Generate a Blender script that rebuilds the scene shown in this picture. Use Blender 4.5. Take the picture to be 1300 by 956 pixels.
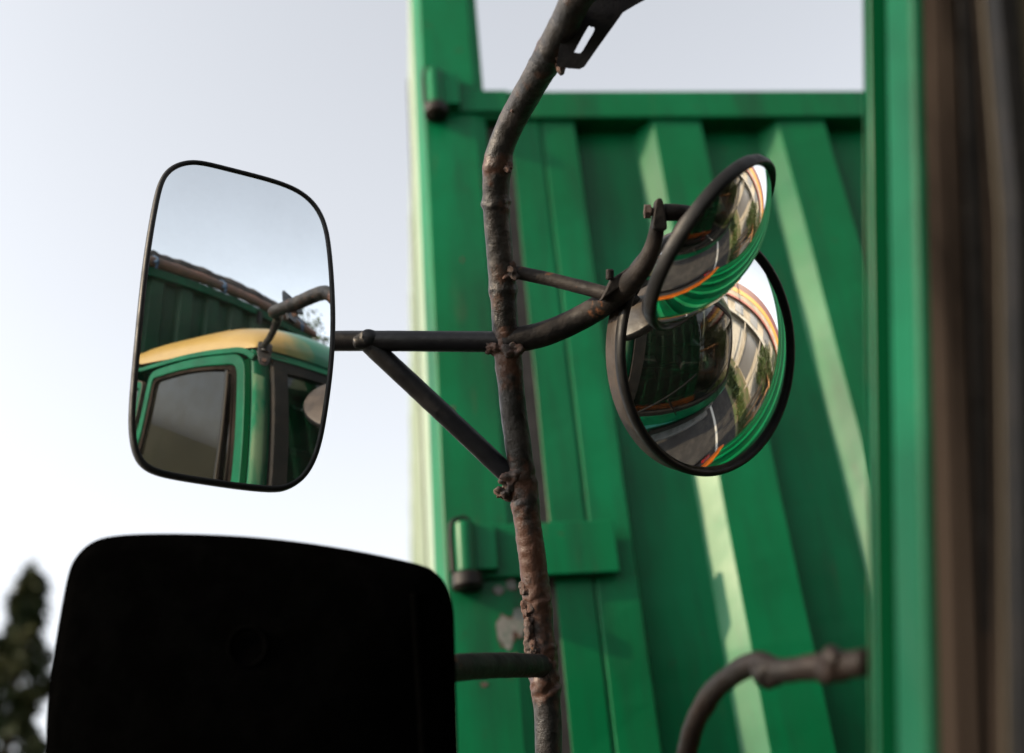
import bpy, bmesh, math, random
from mathutils import Vector, Matrix, noise
random.seed(7)
D = bpy.data
for o in list(D.objects): D.objects.remove(o)
S = bpy.context.scene
COL = S.collection
R = math.radians

# ------------------------------------------------------------ camera
cam = D.cameras.new('camera'); co = D.objects.new('camera', cam); COL.objects.link(co)
M3 = Matrix(((0.99425846, -0.07572483, -0.07560334),
             (0.02473619, -0.52474896, 0.85089756),
             (-0.10410685, -0.84788223, -0.51986295)))
mw = M3.transposed().to_4x4(); mw.translation = Vector((0, 0, 1.6))
co.matrix_world = mw
cam.sensor_width = 36; cam.lens = 1444 / 1300 * 36
cam.shift_y = -44.5 / 1300
cam.clip_start = .02; cam.clip_end = 3000
cam.dof.use_dof = True; cam.dof.focus_distance = 1.30; cam.dof.aperture_fstop = 2.35
S.camera = co
S.view_settings.view_transform = 'Standard'; S.view_settings.look = 'None'
S.view_settings.gamma = 1; S.view_settings.use_curve_mapping = False
S.view_settings.exposure = 1.36

# ------------------------------------------------------------ sky + sun
SUN = Vector((-.88, -.20, .41)).normalized()
w = D.worlds.new('World'); S.world = w; w.use_nodes = True
nt = w.node_tree; nt.nodes.clear()
sky = nt.nodes.new('ShaderNodeTexSky'); sky.sky_type = 'NISHITA'; sky.sun_disc = False
sky.sun_elevation = math.asin(SUN.z); sky.sun_rotation = math.atan2(SUN.x, SUN.y)
sky.air_density = 1.0; sky.dust_density = 3.0; sky.ozone_density = 1.5; sky.altitude = 0
hs = nt.nodes.new('ShaderNodeHueSaturation'); hs.inputs['Saturation'].default_value = .20
bg = nt.nodes.new('ShaderNodeBackground'); bg.inputs[1].default_value = .15
wo = nt.nodes.new('ShaderNodeOutputWorld')
nt.links.new(sky.outputs[0], hs.inputs['Color']); nt.links.new(hs.outputs[0], bg.inputs[0]); nt.links.new(bg.outputs[0], wo.inputs[0])
sl = D.lights.new('sun', 'SUN'); sl.energy = 3.1; sl.angle = R(.6); sl.color = (1, .76, .48)
so = D.objects.new('sun', sl); COL.objects.link(so); so.rotation_euler = SUN.to_track_quat('Z', 'Y').to_euler()
so.location = (-20, 8, 12)

# ------------------------------------------------------------ materials
def streaks(m, colr, amt, scale=(9, 9, .7), lo=.52, hi=.75, brown=None):
    n = m.node_tree; N = n.nodes; L = n.links; p = N['Principled BSDF']; old = p.inputs['Base Color'].links[0].from_socket
    tc = N.new('ShaderNodeTexCoord'); mp = N.new('ShaderNodeMapping'); mp.inputs['Scale'].default_value = scale; L.new(tc.outputs['Object'], mp.inputs[0])
    t = N.new('ShaderNodeTexNoise'); t.inputs['Scale'].default_value = 1.6; t.inputs['Detail'].default_value = 9; t.inputs['Roughness'].default_value = .6; L.new(mp.outputs[0], t.inputs[0])
    r = N.new('ShaderNodeMapRange'); r.inputs[1].default_value = lo; r.inputs[2].default_value = hi; r.inputs[4].default_value = amt; L.new(t.outputs[0], r.inputs[0])
    x = N.new('ShaderNodeMix'); x.data_type = 'RGBA'; L.new(r.outputs[0], x.inputs[0]); L.new(old, x.inputs[6]); x.inputs[7].default_value = (*colr, 1); L.new(x.outputs[2], p.inputs['Base Color'])
    return m
def mat(name, base, rough=.5, metal=0, var=None, vscale=4, vlo=.45, vhi=.62, bump=0, bscale=40, spec=.5, coat=0, spots=None, sscale=12, slo=.62, shi=.68, rvar=0, stretch=None):
    m = D.materials.new(name); m.use_nodes = True; n = m.node_tree; N = n.nodes; L = n.links
    p = N['Principled BSDF']
    p.inputs['Base Color'].default_value = (*base, 1); p.inputs['Roughness'].default_value = rough
    p.inputs['Metallic'].default_value = metal; p.inputs['Specular IOR Level'].default_value = spec
    p.inputs['Coat Weight'].default_value = coat
    tc = N.new('ShaderNodeTexCoord'); src = tc.outputs['Object']
    if stretch:
        mp = N.new('ShaderNodeMapping'); mp.inputs['Scale'].default_value = stretch
        L.new(src, mp.inputs[0]); src2 = mp.outputs[0]
    else: src2 = src
    col = None
    if var:
        t = N.new('ShaderNodeTexNoise'); t.inputs['Scale'].default_value = vscale; t.inputs['Detail'].default_value = 8; t.inputs['Roughness'].default_value = .62
        L.new(src2, t.inputs[0])
        r = N.new('ShaderNodeMapRange'); r.inputs[1].default_value = vlo; r.inputs[2].default_value = vhi; L.new(t.outputs[0], r.inputs[0])
        x = N.new('ShaderNodeMix'); x.data_type = 'RGBA'; L.new(r.outputs[0], x.inputs[0])
        x.inputs[6].default_value = (*base, 1); x.inputs[7].default_value = (*var, 1); col = x.outputs[2]
    if spots:
        t2 = N.new('ShaderNodeTexNoise'); t2.inputs['Scale'].default_value = sscale; t2.inputs['Detail'].default_value = 10; t2.inputs['Roughness'].default_value = .7
        L.new(src, t2.inputs[0])
        r2 = N.new('ShaderNodeMapRange'); r2.inputs[1].default_value = slo; r2.inputs[2].default_value = shi; L.new(t2.outputs[0], r2.inputs[0])
        x2 = N.new('ShaderNodeMix'); x2.data_type = 'RGBA'; L.new(r2.outputs[0], x2.inputs[0])
        if col: L.new(col, x2.inputs[6])
        else: x2.inputs[6].default_value = (*base, 1)
        x2.inputs[7].default_value = (*spots, 1); col = x2.outputs[2]
    if col: L.new(col, p.inputs['Base Color'])
    if rvar:
        t3 = N.new('ShaderNodeTexNoise'); t3.inputs['Scale'].default_value = vscale * 2.3; t3.inputs['Detail'].default_value = 6; L.new(src, t3.inputs[0])
        r3 = N.new('ShaderNodeMapRange'); r3.inputs[1].default_value = .3; r3.inputs[2].default_value = .7
        r3.inputs[3].default_value = max(0, rough - rvar); r3.inputs[4].default_value = rough + rvar
        L.new(t3.outputs[0], r3.inputs[0]); L.new(r3.outputs[0], p.inputs['Roughness'])
    if bump:
        b = N.new('ShaderNodeTexNoise'); b.inputs['Scale'].default_value = bscale; b.inputs['Detail'].default_value = 8; b.inputs['Roughness'].default_value = .6; L.new(src, b.inputs[0])
        bb = N.new('ShaderNodeBump'); bb.inputs['Strength'].default_value = bump; bb.inputs['Distance'].default_value = .004
        L.new(b.outputs[0], bb.inputs['Height']); L.new(bb.outputs[0], p.inputs['Normal'])
    return m
GREEN_B = mat('door_green_paint', (.0002, .080, .026), .36, spec=.13, var=(.0005, .110, .041), vscale=1.7, vlo=.4, vhi=.65, spots=(.03, .035, .016), sscale=30, slo=.63, shi=.72, rvar=.08, bump=.06, bscale=18)
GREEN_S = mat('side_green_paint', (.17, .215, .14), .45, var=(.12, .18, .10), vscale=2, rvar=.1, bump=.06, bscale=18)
GREEN_A = mat('cab_green_paint', (.0004, .040, .018), .42, spec=.10, var=(.001, .062, .028), vscale=5, spots=(.05, .10, .05), sscale=30, slo=.66, shi=.72, rvar=.06)
GREEN_D = mat('box_green_paint', (.002, .024, .009), .5, spec=.25, var=(.003, .036, .014), vscale=3, spots=(.03, .045, .02), sscale=5, slo=.62, shi=.75)
HILITE = mat('pillar_highlight_paint', (.06, .095, .055), .7, spec=.03, var=(.008, .07, .035), vscale=14, vlo=.42, vhi=.6, stretch=(1, 1, .25))
YELLOW = None
RUST = mat('rusty_painted_steel', (.007, .006, .0055), .44, spec=.30, var=(.036, .031, .029), vscale=28, vlo=.45, vhi=.7, spots=(.040, .018, .010), sscale=22, slo=.56, shi=.66, bump=.55, bscale=110, rvar=.12)
RUSTX = mat('flaking_rust', (.045, .016, .008), .8, var=(.025, .017, .014), vscale=60, vlo=.42, vhi=.58, bump=.9, bscale=140, spots=(.20, .08, .03), sscale=70, slo=.62, shi=.72)
RUSTD = mat('dark_rusty_steel', (.004, .003, .0028), .55, spec=.2, var=(.010, .0055, .004), vscale=14, bump=.5, bscale=60)
BLKST = mat('black_painted_steel', (.003, .003, .0045), .42, spec=.2, var=(.007, .0065, .0075), vscale=18, spots=(.10, .035, .015), sscale=16, slo=.63, shi=.70, bump=.25, bscale=90, rvar=.1)
ARMST = mat('worn_brown_black_steel', (.006, .0052, .005), .60, spec=.12, var=(.020, .0165, .015), vscale=25, vlo=.42, vhi=.66, spots=(.11, .045, .02), sscale=24, slo=.60, shi=.68, bump=.4, bscale=110, rvar=.12)
CASE = mat('weathered_mirror_case', (.020, .015, .012), .5, spec=.3, var=(.048, .036, .028), vscale=14, vlo=.4, vhi=.65, bump=.2, bscale=80, rvar=.12)
RUBBER = mat('black_rubber', (.003, .003, .0032), .5, spec=.18, var=(.006, .0055, .0055), vscale=30, rvar=.1, bump=.15, bscale=60)
PLASTIC = mat('matt_black_plastic', (.0005, .0005, .0005), .8, spec=0, var=(.0008, .0008, .0008), vscale=30, bump=.15, bscale=120)
SEAL = mat('dusty_brown_rubber', (.017, .013, .0105), .9, spec=.0, var=(.005, .004, .0035), vscale=6, stretch=(1, 1, .3))
TRIM = mat('dull_tan_trim', (.055, .045, .032), .6, spec=.2, var=(.025, .018, .012), vscale=20)
GAP = mat('grimy_gap_strip', (.028, .022, .018), .8, var=(.05, .04, .035), vscale=9)
CHIP = mat('bare_primer', (.11, .105, .10), .8, var=(.05, .07, .055), vscale=60)
def mirror_mat(name, tint, rough):
    m = D.materials.new(name); m.use_nodes = True; n = m.node_tree; p = n.nodes['Principled BSDF']
    p.inputs['Metallic'].default_value = 1; p.inputs['Base Color'].default_value = (*tint, 1); p.inputs['Roughness'].default_value = rough
    tc = n.nodes.new('ShaderNodeTexCoord')
    t = n.nodes.new('ShaderNodeTexNoise'); t.inputs['Scale'].default_value = 9; t.inputs['Detail'].default_value = 10; t.inputs['Roughness'].default_value = .7
    n.links.new(tc.outputs['Object'], t.inputs[0])
    r = n.nodes.new('ShaderNodeMapRange'); r.inputs[1].default_value = .4; r.inputs[2].default_value = .8; r.inputs[3].default_value = .0; r.inputs[4].default_value = .10
    n.links.new(t.outputs[0], r.inputs[0])
    d = n.nodes.new('ShaderNodeBsdfDiffuse'); d.inputs[0].default_value = (.35, .32, .27, 1)
    mx = n.nodes.new('ShaderNodeMixShader'); n.links.new(r.outputs[0], mx.inputs[0]); n.links.new(p.outputs[0], mx.inputs[1]); n.links.new(d.outputs[0], mx.inputs[2])
    n.links.new(mx.outputs[0], n.nodes['Material Output'].inputs[0])
    return m
MIR = mirror_mat('silvered_glass', (.80, .85, .88), .004)
MIRC = mirror_mat('convex_silvered_glass', (.86, .88, .86), .004)
def glass_mat(name, tint, gloss, dirt, dirtcol=(.12, .10, .07)):
    m = D.materials.new(name); m.use_nodes = True; n = m.node_tree; N = n.nodes; L = n.links; N.clear()
    out = N.new('ShaderNodeOutputMaterial'); tr = N.new('ShaderNodeBsdfTransparent'); tr.inputs[0].default_value = (*tint, 1)
    gl = N.new('ShaderNodeBsdfGlossy'); gl.inputs['Roughness'].default_value = gloss
    fr = N.new('ShaderNodeLayerWeight'); fr.inputs[0].default_value = .5
    pw = N.new('ShaderNodeMath'); pw.operation = 'POWER'; L.new(fr.outputs['Facing'], pw.inputs[0]); pw.inputs[1].default_value = 4.2
    ad = N.new('ShaderNodeMath'); ad.operation = 'MULTIPLY_ADD'; L.new(pw.outputs[0], ad.inputs[0]); ad.inputs[1].default_value = .92; ad.inputs[2].default_value = .05
    mx = N.new('ShaderNodeMixShader'); L.new(ad.outputs[0], mx.inputs[0]); L.new(tr.outputs[0], mx.inputs[1]); L.new(gl.outputs[0], mx.inputs[2])
    df = N.new('ShaderNodeBsdfDiffuse'); df.inputs[0].default_value = (*dirtcol, 1)
    tc = N.new('ShaderNodeTexCoord'); t = N.new('ShaderNodeTexNoise'); t.inputs['Scale'].default_value = 11; t.inputs['Detail'].default_value = 10; t.inputs['Roughness'].default_value = .7
    L.new(tc.outputs['Object'], t.inputs[0]); r = N.new('ShaderNodeMapRange'); r.inputs[1].default_value = .38; r.inputs[2].default_value = .7; r.inputs[3].default_value = dirt * .35; r.inputs[4].default_value = dirt
    L.new(t.outputs[0], r.inputs[0])
    m2 = N.new('ShaderNodeMixShader'); L.new(r.outputs[0], m2.inputs[0]); L.new(mx.outputs[0], m2.inputs[1]); L.new(df.outputs[0], m2.inputs[2])
    L.new(m2.outputs[0], out.inputs[0]); return m
WSG = glass_mat('windscreen_glass', (.30, .34, .36), .01, .03)
SIDEG = glass_mat('dusty_side_glass', (.035, .035, .03), .03, .45, (.018, .017, .012))
VENTG = glass_mat('grimy_vent_glass', (.05, .05, .05), .05, .10, (.012, .011, .009))

streaks(GREEN_B, (.006, .030, .015), .75, (7, 7, .9), .46, .72); streaks(GREEN_B, (.05, .055, .03), .45, (14, 14, 2.2), .62, .78)
streaks(GREEN_A, (.012, .045, .025), .4)

# ------------------------------------------------------------ mesh helpers
class MB:
    def __init__(s): s.v = []; s.f = []; s.m = []
    def add(s, vs, fs, mi=0):
        o = len(s.v); s.v += [tuple(v) for v in vs]; s.f += [tuple(i + o for i in f) for f in fs]; s.m += [mi] * len(fs); return s
    def box(s, a, b, mi=0):
        x0, y0, z0 = a; x1, y1, z1 = b
        return s.add([(x0,y0,z0),(x1,y0,z0),(x1,y1,z0),(x0,y1,z0),(x0,y0,z1),(x1,y0,z1),(x1,y1,z1),(x0,y1,z1)],
                     [(0,3,2,1),(4,5,6,7),(0,1,5,4),(1,2,6,5),(2,3,7,6),(3,0,4,7)], mi)
    def prism(s, poly, f0, f1, mi=0):           # poly of 2-D points, f0/f1 map to the two faces
        n = len(poly); vs = [f0(*p) for p in poly] + [f1(*p) for p in poly]
        return s.add(vs, [tuple(range(n - 1, -1, -1)), tuple(range(n, 2 * n))] + [(i, (i + 1) % n, n + (i + 1) % n, n + i) for i in range(n)], mi)
    def tube(s, pts, rad, seg=20, amp=0, freq=30, lumps=(), cap=True, mi=0, step=.004, flat=None):
        P = catmull(pts, step) if len(pts) > 2 else lin(pts, step)
        n = len(P); T = [(P[min(i + 1, n - 1)] - P[max(i - 1, 0)]).normalized() for i in range(n)]
        u = T[0].orthogonal().normalized(); rings = []
        for i in range(n):
            u = (u - T[i] * u.dot(T[i])).normalized(); v = T[i].cross(u)
            r0 = rad(i / (n - 1)) if callable(rad) else rad
            ring = []
            for k in range(seg):
                a = 2 * math.pi * k / seg; d = u * math.cos(a) + v * math.sin(a); r = r0
                if amp: 
                    q = (P[i] + d * r0)
                    r *= 1 + amp * noise.noise(q * freq) + amp * .6 * noise.noise(q * freq * 2.7)
                for (c, sg, h, fr) in lumps:
                    h *= .72
                    e = (P[i] - Vector(c)).length / sg
                    if e < 3: r += h * math.exp(-e * e) * (.55 + .9 * noise.noise((P[i] + d * r0) * fr))
                ring.append(P[i] + d * r)
            rings.append(ring)
        vs = [p for r_ in rings for p in r_]
        fs = [(i * seg + k, i * seg + (k + 1) % seg, (i + 1) * seg + (k + 1) % seg, (i + 1) * seg + k) for i in range(n - 1) for k in range(seg)]
        if cap: fs += [tuple(range(seg - 1, -1, -1)), tuple((n - 1) * seg + k for k in range(seg))]
        return s.add(vs, fs, mi)
    def blob(s, c, r, amp=.4, freq=60, sub=18, sc=(1, 1, 1), mi=0):
        c = Vector(c); vs = []; 
        for i in range(sub + 1):
            th = math.pi * i / sub
            for k in range(sub * 2):
                ph = math.pi * k / sub; d = Vector((math.sin(th) * math.cos(ph) * sc[0], math.sin(th) * math.sin(ph) * sc[1], math.cos(th) * sc[2]))
                vs.append(c + d * r * (1 + amp * noise.noise((c + d * r) * freq) + .4 * amp * noise.noise((c + d * r) * freq * 3)))
        w_ = sub * 2
        return s.add(vs, [(i * w_ + k, (i + 1) * w_ + k, (i + 1) * w_ + (k + 1) % w_, i * w_ + (k + 1) % w_) for i in range(sub) for k in range(w_)], mi)
    def lathe(s, c, n, prof, seg=96, mi=0, close=False):
        c = Vector(c); n = Vector(n).normalized(); u = n.orthogonal().normalized(); v = n.cross(u); vs = []
        for (r, h) in prof:
            for k in range(seg):
                a = 2 * math.pi * k / seg; vs.append(c + n * h + (u * math.cos(a) + v * math.sin(a)) * r)
        m_ = len(prof)
        fs = [(i * seg + k, i * seg + (k + 1) % seg, (i + 1) * seg + (k + 1) % seg, (i + 1) * seg + k) for i in range(m_ - 1) for k in range(seg)]
        if close: fs += [((m_-1) * seg + k, (m_-1) * seg + (k + 1) % seg, (k + 1) % seg, k) for k in range(seg)]
        return s.add(vs, fs, mi)
    def grid(s, f, nu, nv, mi=0):
        vs = [f(i / nu, j / nv) for j in range(nv + 1) for i in range(nu + 1)]
        return s.add(vs, [(j * (nu + 1) + i, j * (nu + 1) + i + 1, (j + 1) * (nu + 1) + i + 1, (j + 1) * (nu + 1) + i) for j in range(nv) for i in range(nu)], mi)
    def build(s, name, mats, parent=None, smooth=False, bevel=0, kind=None, solid=0, subsurf=0):
        me = D.meshes.new(name); me.from_pydata(s.v, [], s.f); 
        for m in (mats if isinstance(mats, (list, tuple)) else [mats]): me.materials.append(m)
        for p, i in zip(me.polygons, s.m): p.material_index = i; p.use_smooth = smooth
        me.update()
        if not solid and not smooth:
            bm = bmesh.new(); bm.from_mesh(me); bmesh.ops.recalc_face_normals(bm, faces=bm.faces); bm.to_mesh(me); bm.free()
        o = D.objects.new(name, me); COL.objects.link(o)
        if parent is not None:
            o.parent = parent
            if parent.type == 'EMPTY': o.location = -parent.location
        if solid:
            k = o.modifiers.new('s', 'SOLIDIFY'); k.thickness = solid; k.offset = -1
        if bevel:
            k = o.modifiers.new('b', 'BEVEL'); k.width = bevel; k.segments = 3; k.limit_method = 'ANGLE'; k.angle_limit = R(40); k.harden_normals = False
        if kind: o['kind'] = kind
        return o
def catmull(pts, step):
    P = [Vector(p) for p in pts]; P = [P[0] * 2 - P[1]] + P + [P[-1] * 2 - P[-2]]; out = []
    for i in range(1, len(P) - 2):
        a, b, c, d = P[i - 1:i + 3]; n = max(2, int((c - b).length / step))
        for k in range(n):
            t = k / n; out.append(.5 * ((2 * b) + (c - a) * t + (2 * a - 5 * b + 4 * c - d) * t * t + (3 * b - a - 3 * c + d) * t ** 3))
    out.append(P[-2]); return out
def lin(pts, step):
    a, b = Vector(pts[0]), Vector(pts[1]); n = max(2, int((b - a).length / step)); return [a.lerp(b, i / n) for i in range(n + 1)]
def empty(name, loc, label, cat, group=None):
    o = D.objects.new(name, None); COL.objects.link(o); o.location = loc; o.empty_display_size = .1
    o['label'] = label; o['category'] = cat
    if group: o['group'] = group
    bpy.context.view_layer.update(); return o
def lab(o, t): o['label'] = t; return o
def tag(o, label, cat, group=None):
    o['label'] = label; o['category'] = cat
    if group: o['group'] = group
    return o

# ============================================================ SETTING
ASPH = mat('asphalt', (.030, .029, .030), .9, spec=.2, var=(.045, .043, .042), vscale=3, bump=.6, bscale=60)
DIRT = mat('verge_soil', (.16, .125, .08), .95, var=(.07, .10, .03), vscale=1.5, vlo=.42, vhi=.58, bump=.6, bscale=20)
WHITE = mat('road_paint', (.62, .61, .58), .7, var=(.4, .4, .38), vscale=20)
MB().add([(-900, -900, 0), (900, -900, 0), (900, 900, 0), (-900, 900, 0)], [(0, 1, 2, 3)]).build('ground', DIRT, kind='structure')
MB().add([(-3.6, -300, .004), (5.6, -300, .004), (5.6, 300, .004), (-3.6, 300, .004)], [(0, 1, 2, 3)]).build('road', ASPH, kind='structure')
MB().add([(3.55, -300, .008), (3.68, -300, .008), (3.68, 300, .008), (3.55, 300, .008)], [(0, 1, 2, 3)]).build('lane_marking', WHITE, kind='structure')

# ============================================================ TRUCK AHEAD
TB = empty('cargo_truck', (1.19, 4.8, 0), 'tall green cargo truck standing ahead, seen from its closed ribbed rear door', 'truck')
YB = 2.1
# rear door: rolled profile (x, y-offset: + is recessed)
prof = [(.300, .0)]
prof += [(.372, .0), (.3745, .006), (.379, .006), (.3815, .0)]
x = .461
while x < 2.02:
    prof += [(x, 0), (x + .012, .044), (x + .158, .044), (x + .201, 0)]
    x += .322
prof += [(2.10, 0)]
def YP(px_, off): return YB + off
m = MB()
m.grid(lambda u, v: (0, 0, 0), 1, 1); m = MB()
n_ = len(prof); zz = [1.36 + 2.17 * k / 44 for k in range(45)]; zz = [1.10] + zz[1:]
vs = [(p[0], YB + p[1] + .0045 * noise.noise(Vector((p[0] * 4, z_ * 3, 0))) + .002 * noise.noise(Vector((p[0] * 11, z_ * 9, 4))), z_) for z_ in zz for p in prof]
m.add(vs, [(j * n_ + i, j * n_ + i + 1, (j + 1) * n_ + i + 1, (j + 1) * n_ + i) for j in range(len(zz) - 1) for i in range(n_ - 1)])
door = m.build('rear_door', GREEN_B, TB, solid=.004, bevel=.0025)
lab(door, 'ribbed green rear door with sunlit rib edges')
m = MB().box((.222, YB - .012, 3.527), (2.13, YB + .06, 3.618)); rail = m.build('top_rail', GREEN_B, TB, bevel=.006)
# posts
def post(mir=False):
    X = (lambda q: 2.38 - q) if mir else (lambda q: q)
    poly = [(.070, YB + .030), (.088, YB - .014), (.212, YB - .014), (.238, YB - .006), (.240, YB + .10), (.070, YB + .10)]
    pts = poly if not mir else [(X(a), b) for a, b in reversed(poly)]
    return MB().prism(pts, lambda a, b: (a, b, 1.085), lambda a, b: (a + (.004 if not mir else -.004), b, 4.25)).build('corner_post', GREEN_B, TB, bevel=.004)
pl = post(); post(True)
MB().box((.2405, YB + .018, 1.36), (.36, YB + .045, 3.52)).build('door_seal', GAP, TB)
MB().box((2.04, YB + .018, 1.36), (2.139, YB + .045, 3.52)).build('door_seal', GAP, TB)
# side walls (open topped body)
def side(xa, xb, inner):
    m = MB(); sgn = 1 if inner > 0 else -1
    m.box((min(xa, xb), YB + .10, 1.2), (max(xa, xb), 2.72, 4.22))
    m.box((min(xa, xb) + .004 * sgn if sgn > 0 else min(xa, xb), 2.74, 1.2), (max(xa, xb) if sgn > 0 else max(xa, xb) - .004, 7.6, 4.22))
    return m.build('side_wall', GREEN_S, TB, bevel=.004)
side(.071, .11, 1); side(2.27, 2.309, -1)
MB().box((.0675, 2.655, 1.2), (.0708, 2.715, 4.22)).build('seam_strip', GAP, TB)
m = MB()
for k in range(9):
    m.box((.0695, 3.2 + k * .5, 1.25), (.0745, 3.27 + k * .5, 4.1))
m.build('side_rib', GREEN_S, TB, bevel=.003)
MB().box((.111, 7.52, 1.2), (2.269, 7.6, 4.3)).build('front_bulkhead', GREEN_B, TB)
MB().box((.111, YB + .12, 1.2), (2.269, 7.5, 1.34)).build('load_floor', GAP, TB)
m = MB().box((.25, 3.0, .75), (.4, 10.2, 1.0)).box((.25+1.7, 3.0, .75), (2.1, 10.2, 1.0)); m.box((.4, 3.2, .8), (1.95, 3.3, .95)); m.build('chassis', BLKST, TB)
ORANGE = mat('orange_paint', (.40, .095, .006), .45, var=(.30, .07, .006), vscale=6, rvar=.1)
MB().box((.06, YB - .06, .95), (2.32, YB + .06, 1.08)).build('rear_beam', ORANGE, TB, bevel=.01)
MB().box((.10, YB - .02, .55), (2.28, YB + .06, .68)).build('bumper', BLKST, TB, bevel=.01)
REDL = mat('red_lens', (.10, .006, .006), .2)
for X in (.16, 1.98): 
    tl = MB().box((X, YB - .07, .72), (X + .20, YB + .02, .80)).build('tail_light', REDL, TB, bevel=.012)
MB().box((.07, 7.8, .9), (2.3, 9.7, 2.9)).build('cab', GREEN_A, TB, bevel=.12)
# wheels
TYRE = mat('tyre_rubber', (.02, .02, .02), .85, bump=.3, bscale=30)
def wheel(parent, x, y, wdt=.28, r=.5):
    t = MB().lathe((x, y, r + .008), (1, 0, 0), [(.27, -wdt/2), (r * .93, -wdt/2), (r, -wdt/2 + .04), (r, wdt/2 - .04), (r * .93, wdt/2), (.27, wdt/2)], 48, close=True).build('wheel', TYRE, parent, smooth=False)
    MB().lathe((x, y, r + .008), (1, 0, 0), [(.0001, -wdt/2 + .05), (.12, -wdt/2 + .03), (.14, -wdt/2 + .09), (.269, -wdt/2 + .02), (.269, wdt/2 - .02), (.14, wdt/2 - .09), (.12, wdt/2 - .03), (.0001, wdt/2 - .05)], 32).build('rim', RUST, t, smooth=True)
for y in (3.6, 8.6):
    for x_ in (.28, 2.10): wheel(TB, x_, y)
# hinges
def hinge(z0, z1, xs, strap=True, slack=0):
    y = YB - .040
    h = MB()
    h.lathe((xs, y, (z0 + z1) / 2), (0, 0, 1), [(.0001, -(z1 - z0) / 2), (.020, -(z1 - z0) / 2), (.020, (z1 - z0) / 2), (.0001, (z1 - z0) / 2)], 32)
    h.box((xs + .004, y - .006, z0 + .004), (xs + .06, YB - .0145, z1 - .004))
    if strap: h.box((xs + .012, YB - .026, z0 - .006), (.425, YB - .0145, z1 + .002)); 
    else: h.box((xs + .012, YB - .024, z0 - .002), (.300, YB - .0142, z1 - .046))
    o = h.build('hinge', GREEN_B, TB, bevel=.003)
    p = MB(); 
    p.tube([(xs, y, z0 - .004), (xs, y, z0 - .030)], .029, 24)
    p.tube([(xs + .012, y, z1 + .004), (xs, y, z1 + .012), (xs - .022, y - .002, z1 + .004), (xs - .027, y - .002, z1 - .02), (xs - .027, y - .002, (z0 + z1) / 2), (xs - .026, y - .002, z0)], .0045, 10)
    p.build('hinge_pin', RUSTD, o, smooth=True)
    return o
lab(hinge(2.352, 2.452, .128), 'lower hinge with long strap and bent pin')
lab(hinge(3.540, 3.655, .118, False), 'upper hinge beside the top rail')
# paint chips on the post
m = MB()
def chip(cx_, cz_, rx, rz, sd):
    n = 26; pts = []
    for k in range(n):
        a = 2 * math.pi * k / n; q = 1 + .45 * noise.noise(Vector((math.cos(a) * 1.6 + sd, math.sin(a) * 1.6, sd)))
        pts.append((cx_ + rx * q * math.cos(a), cz_ + rz * q * math.sin(a)))
    MB().prism(pts, lambda a, b: (a, YB - .0135, b), lambda a, b: (a, YB - .0152, b)).build('paint_chip', CHIP, pl)
MB_ = m; m = MB()
_c = chip
def chip(cx_, cz_, rx, rz, sd):
    n = 26; pts = []
    for k in range(n):
        a = 2 * math.pi * k / n; q = 1.12 + .6 * noise.noise(Vector((math.cos(a) * 2.2 + sd + 4, math.sin(a) * 2.2, sd)))
        pts.append((cx_ + rx * q * math.cos(a), cz_ - .002 + rz * q * math.sin(a)))
    MB().prism(pts, lambda a, b: (a, YB - .0130, b), lambda a, b: (a, YB - .01465, b)).build('rust_edge', RUSTX, pl)
for a_ in ((.196, 2.245, .017, .030, 3), (.222, 2.262, .012, .026, 8), (.188, 2.325, .010, .008, 5), (.213, 2.335, .009, .010, 1), (.206, 2.19, .02, .012, 9), (.15, 2.15, .006, .004, 2), (.12, 2.72, .004, .006, 7), (.20, 2.60, .005, .004, 12), (.16, 3.1, .003, .004, 6)): chip(*a_)
m = MB_; chip = _c
chip(.196, 2.245, .017, .030, 3); chip(.222, 2.262, .012, .026, 8); chip(.188, 2.325, .010, .008, 5); chip(.213, 2.335, .009, .010, 1); chip(.206, 2.19, .02, .012, 9)
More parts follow.
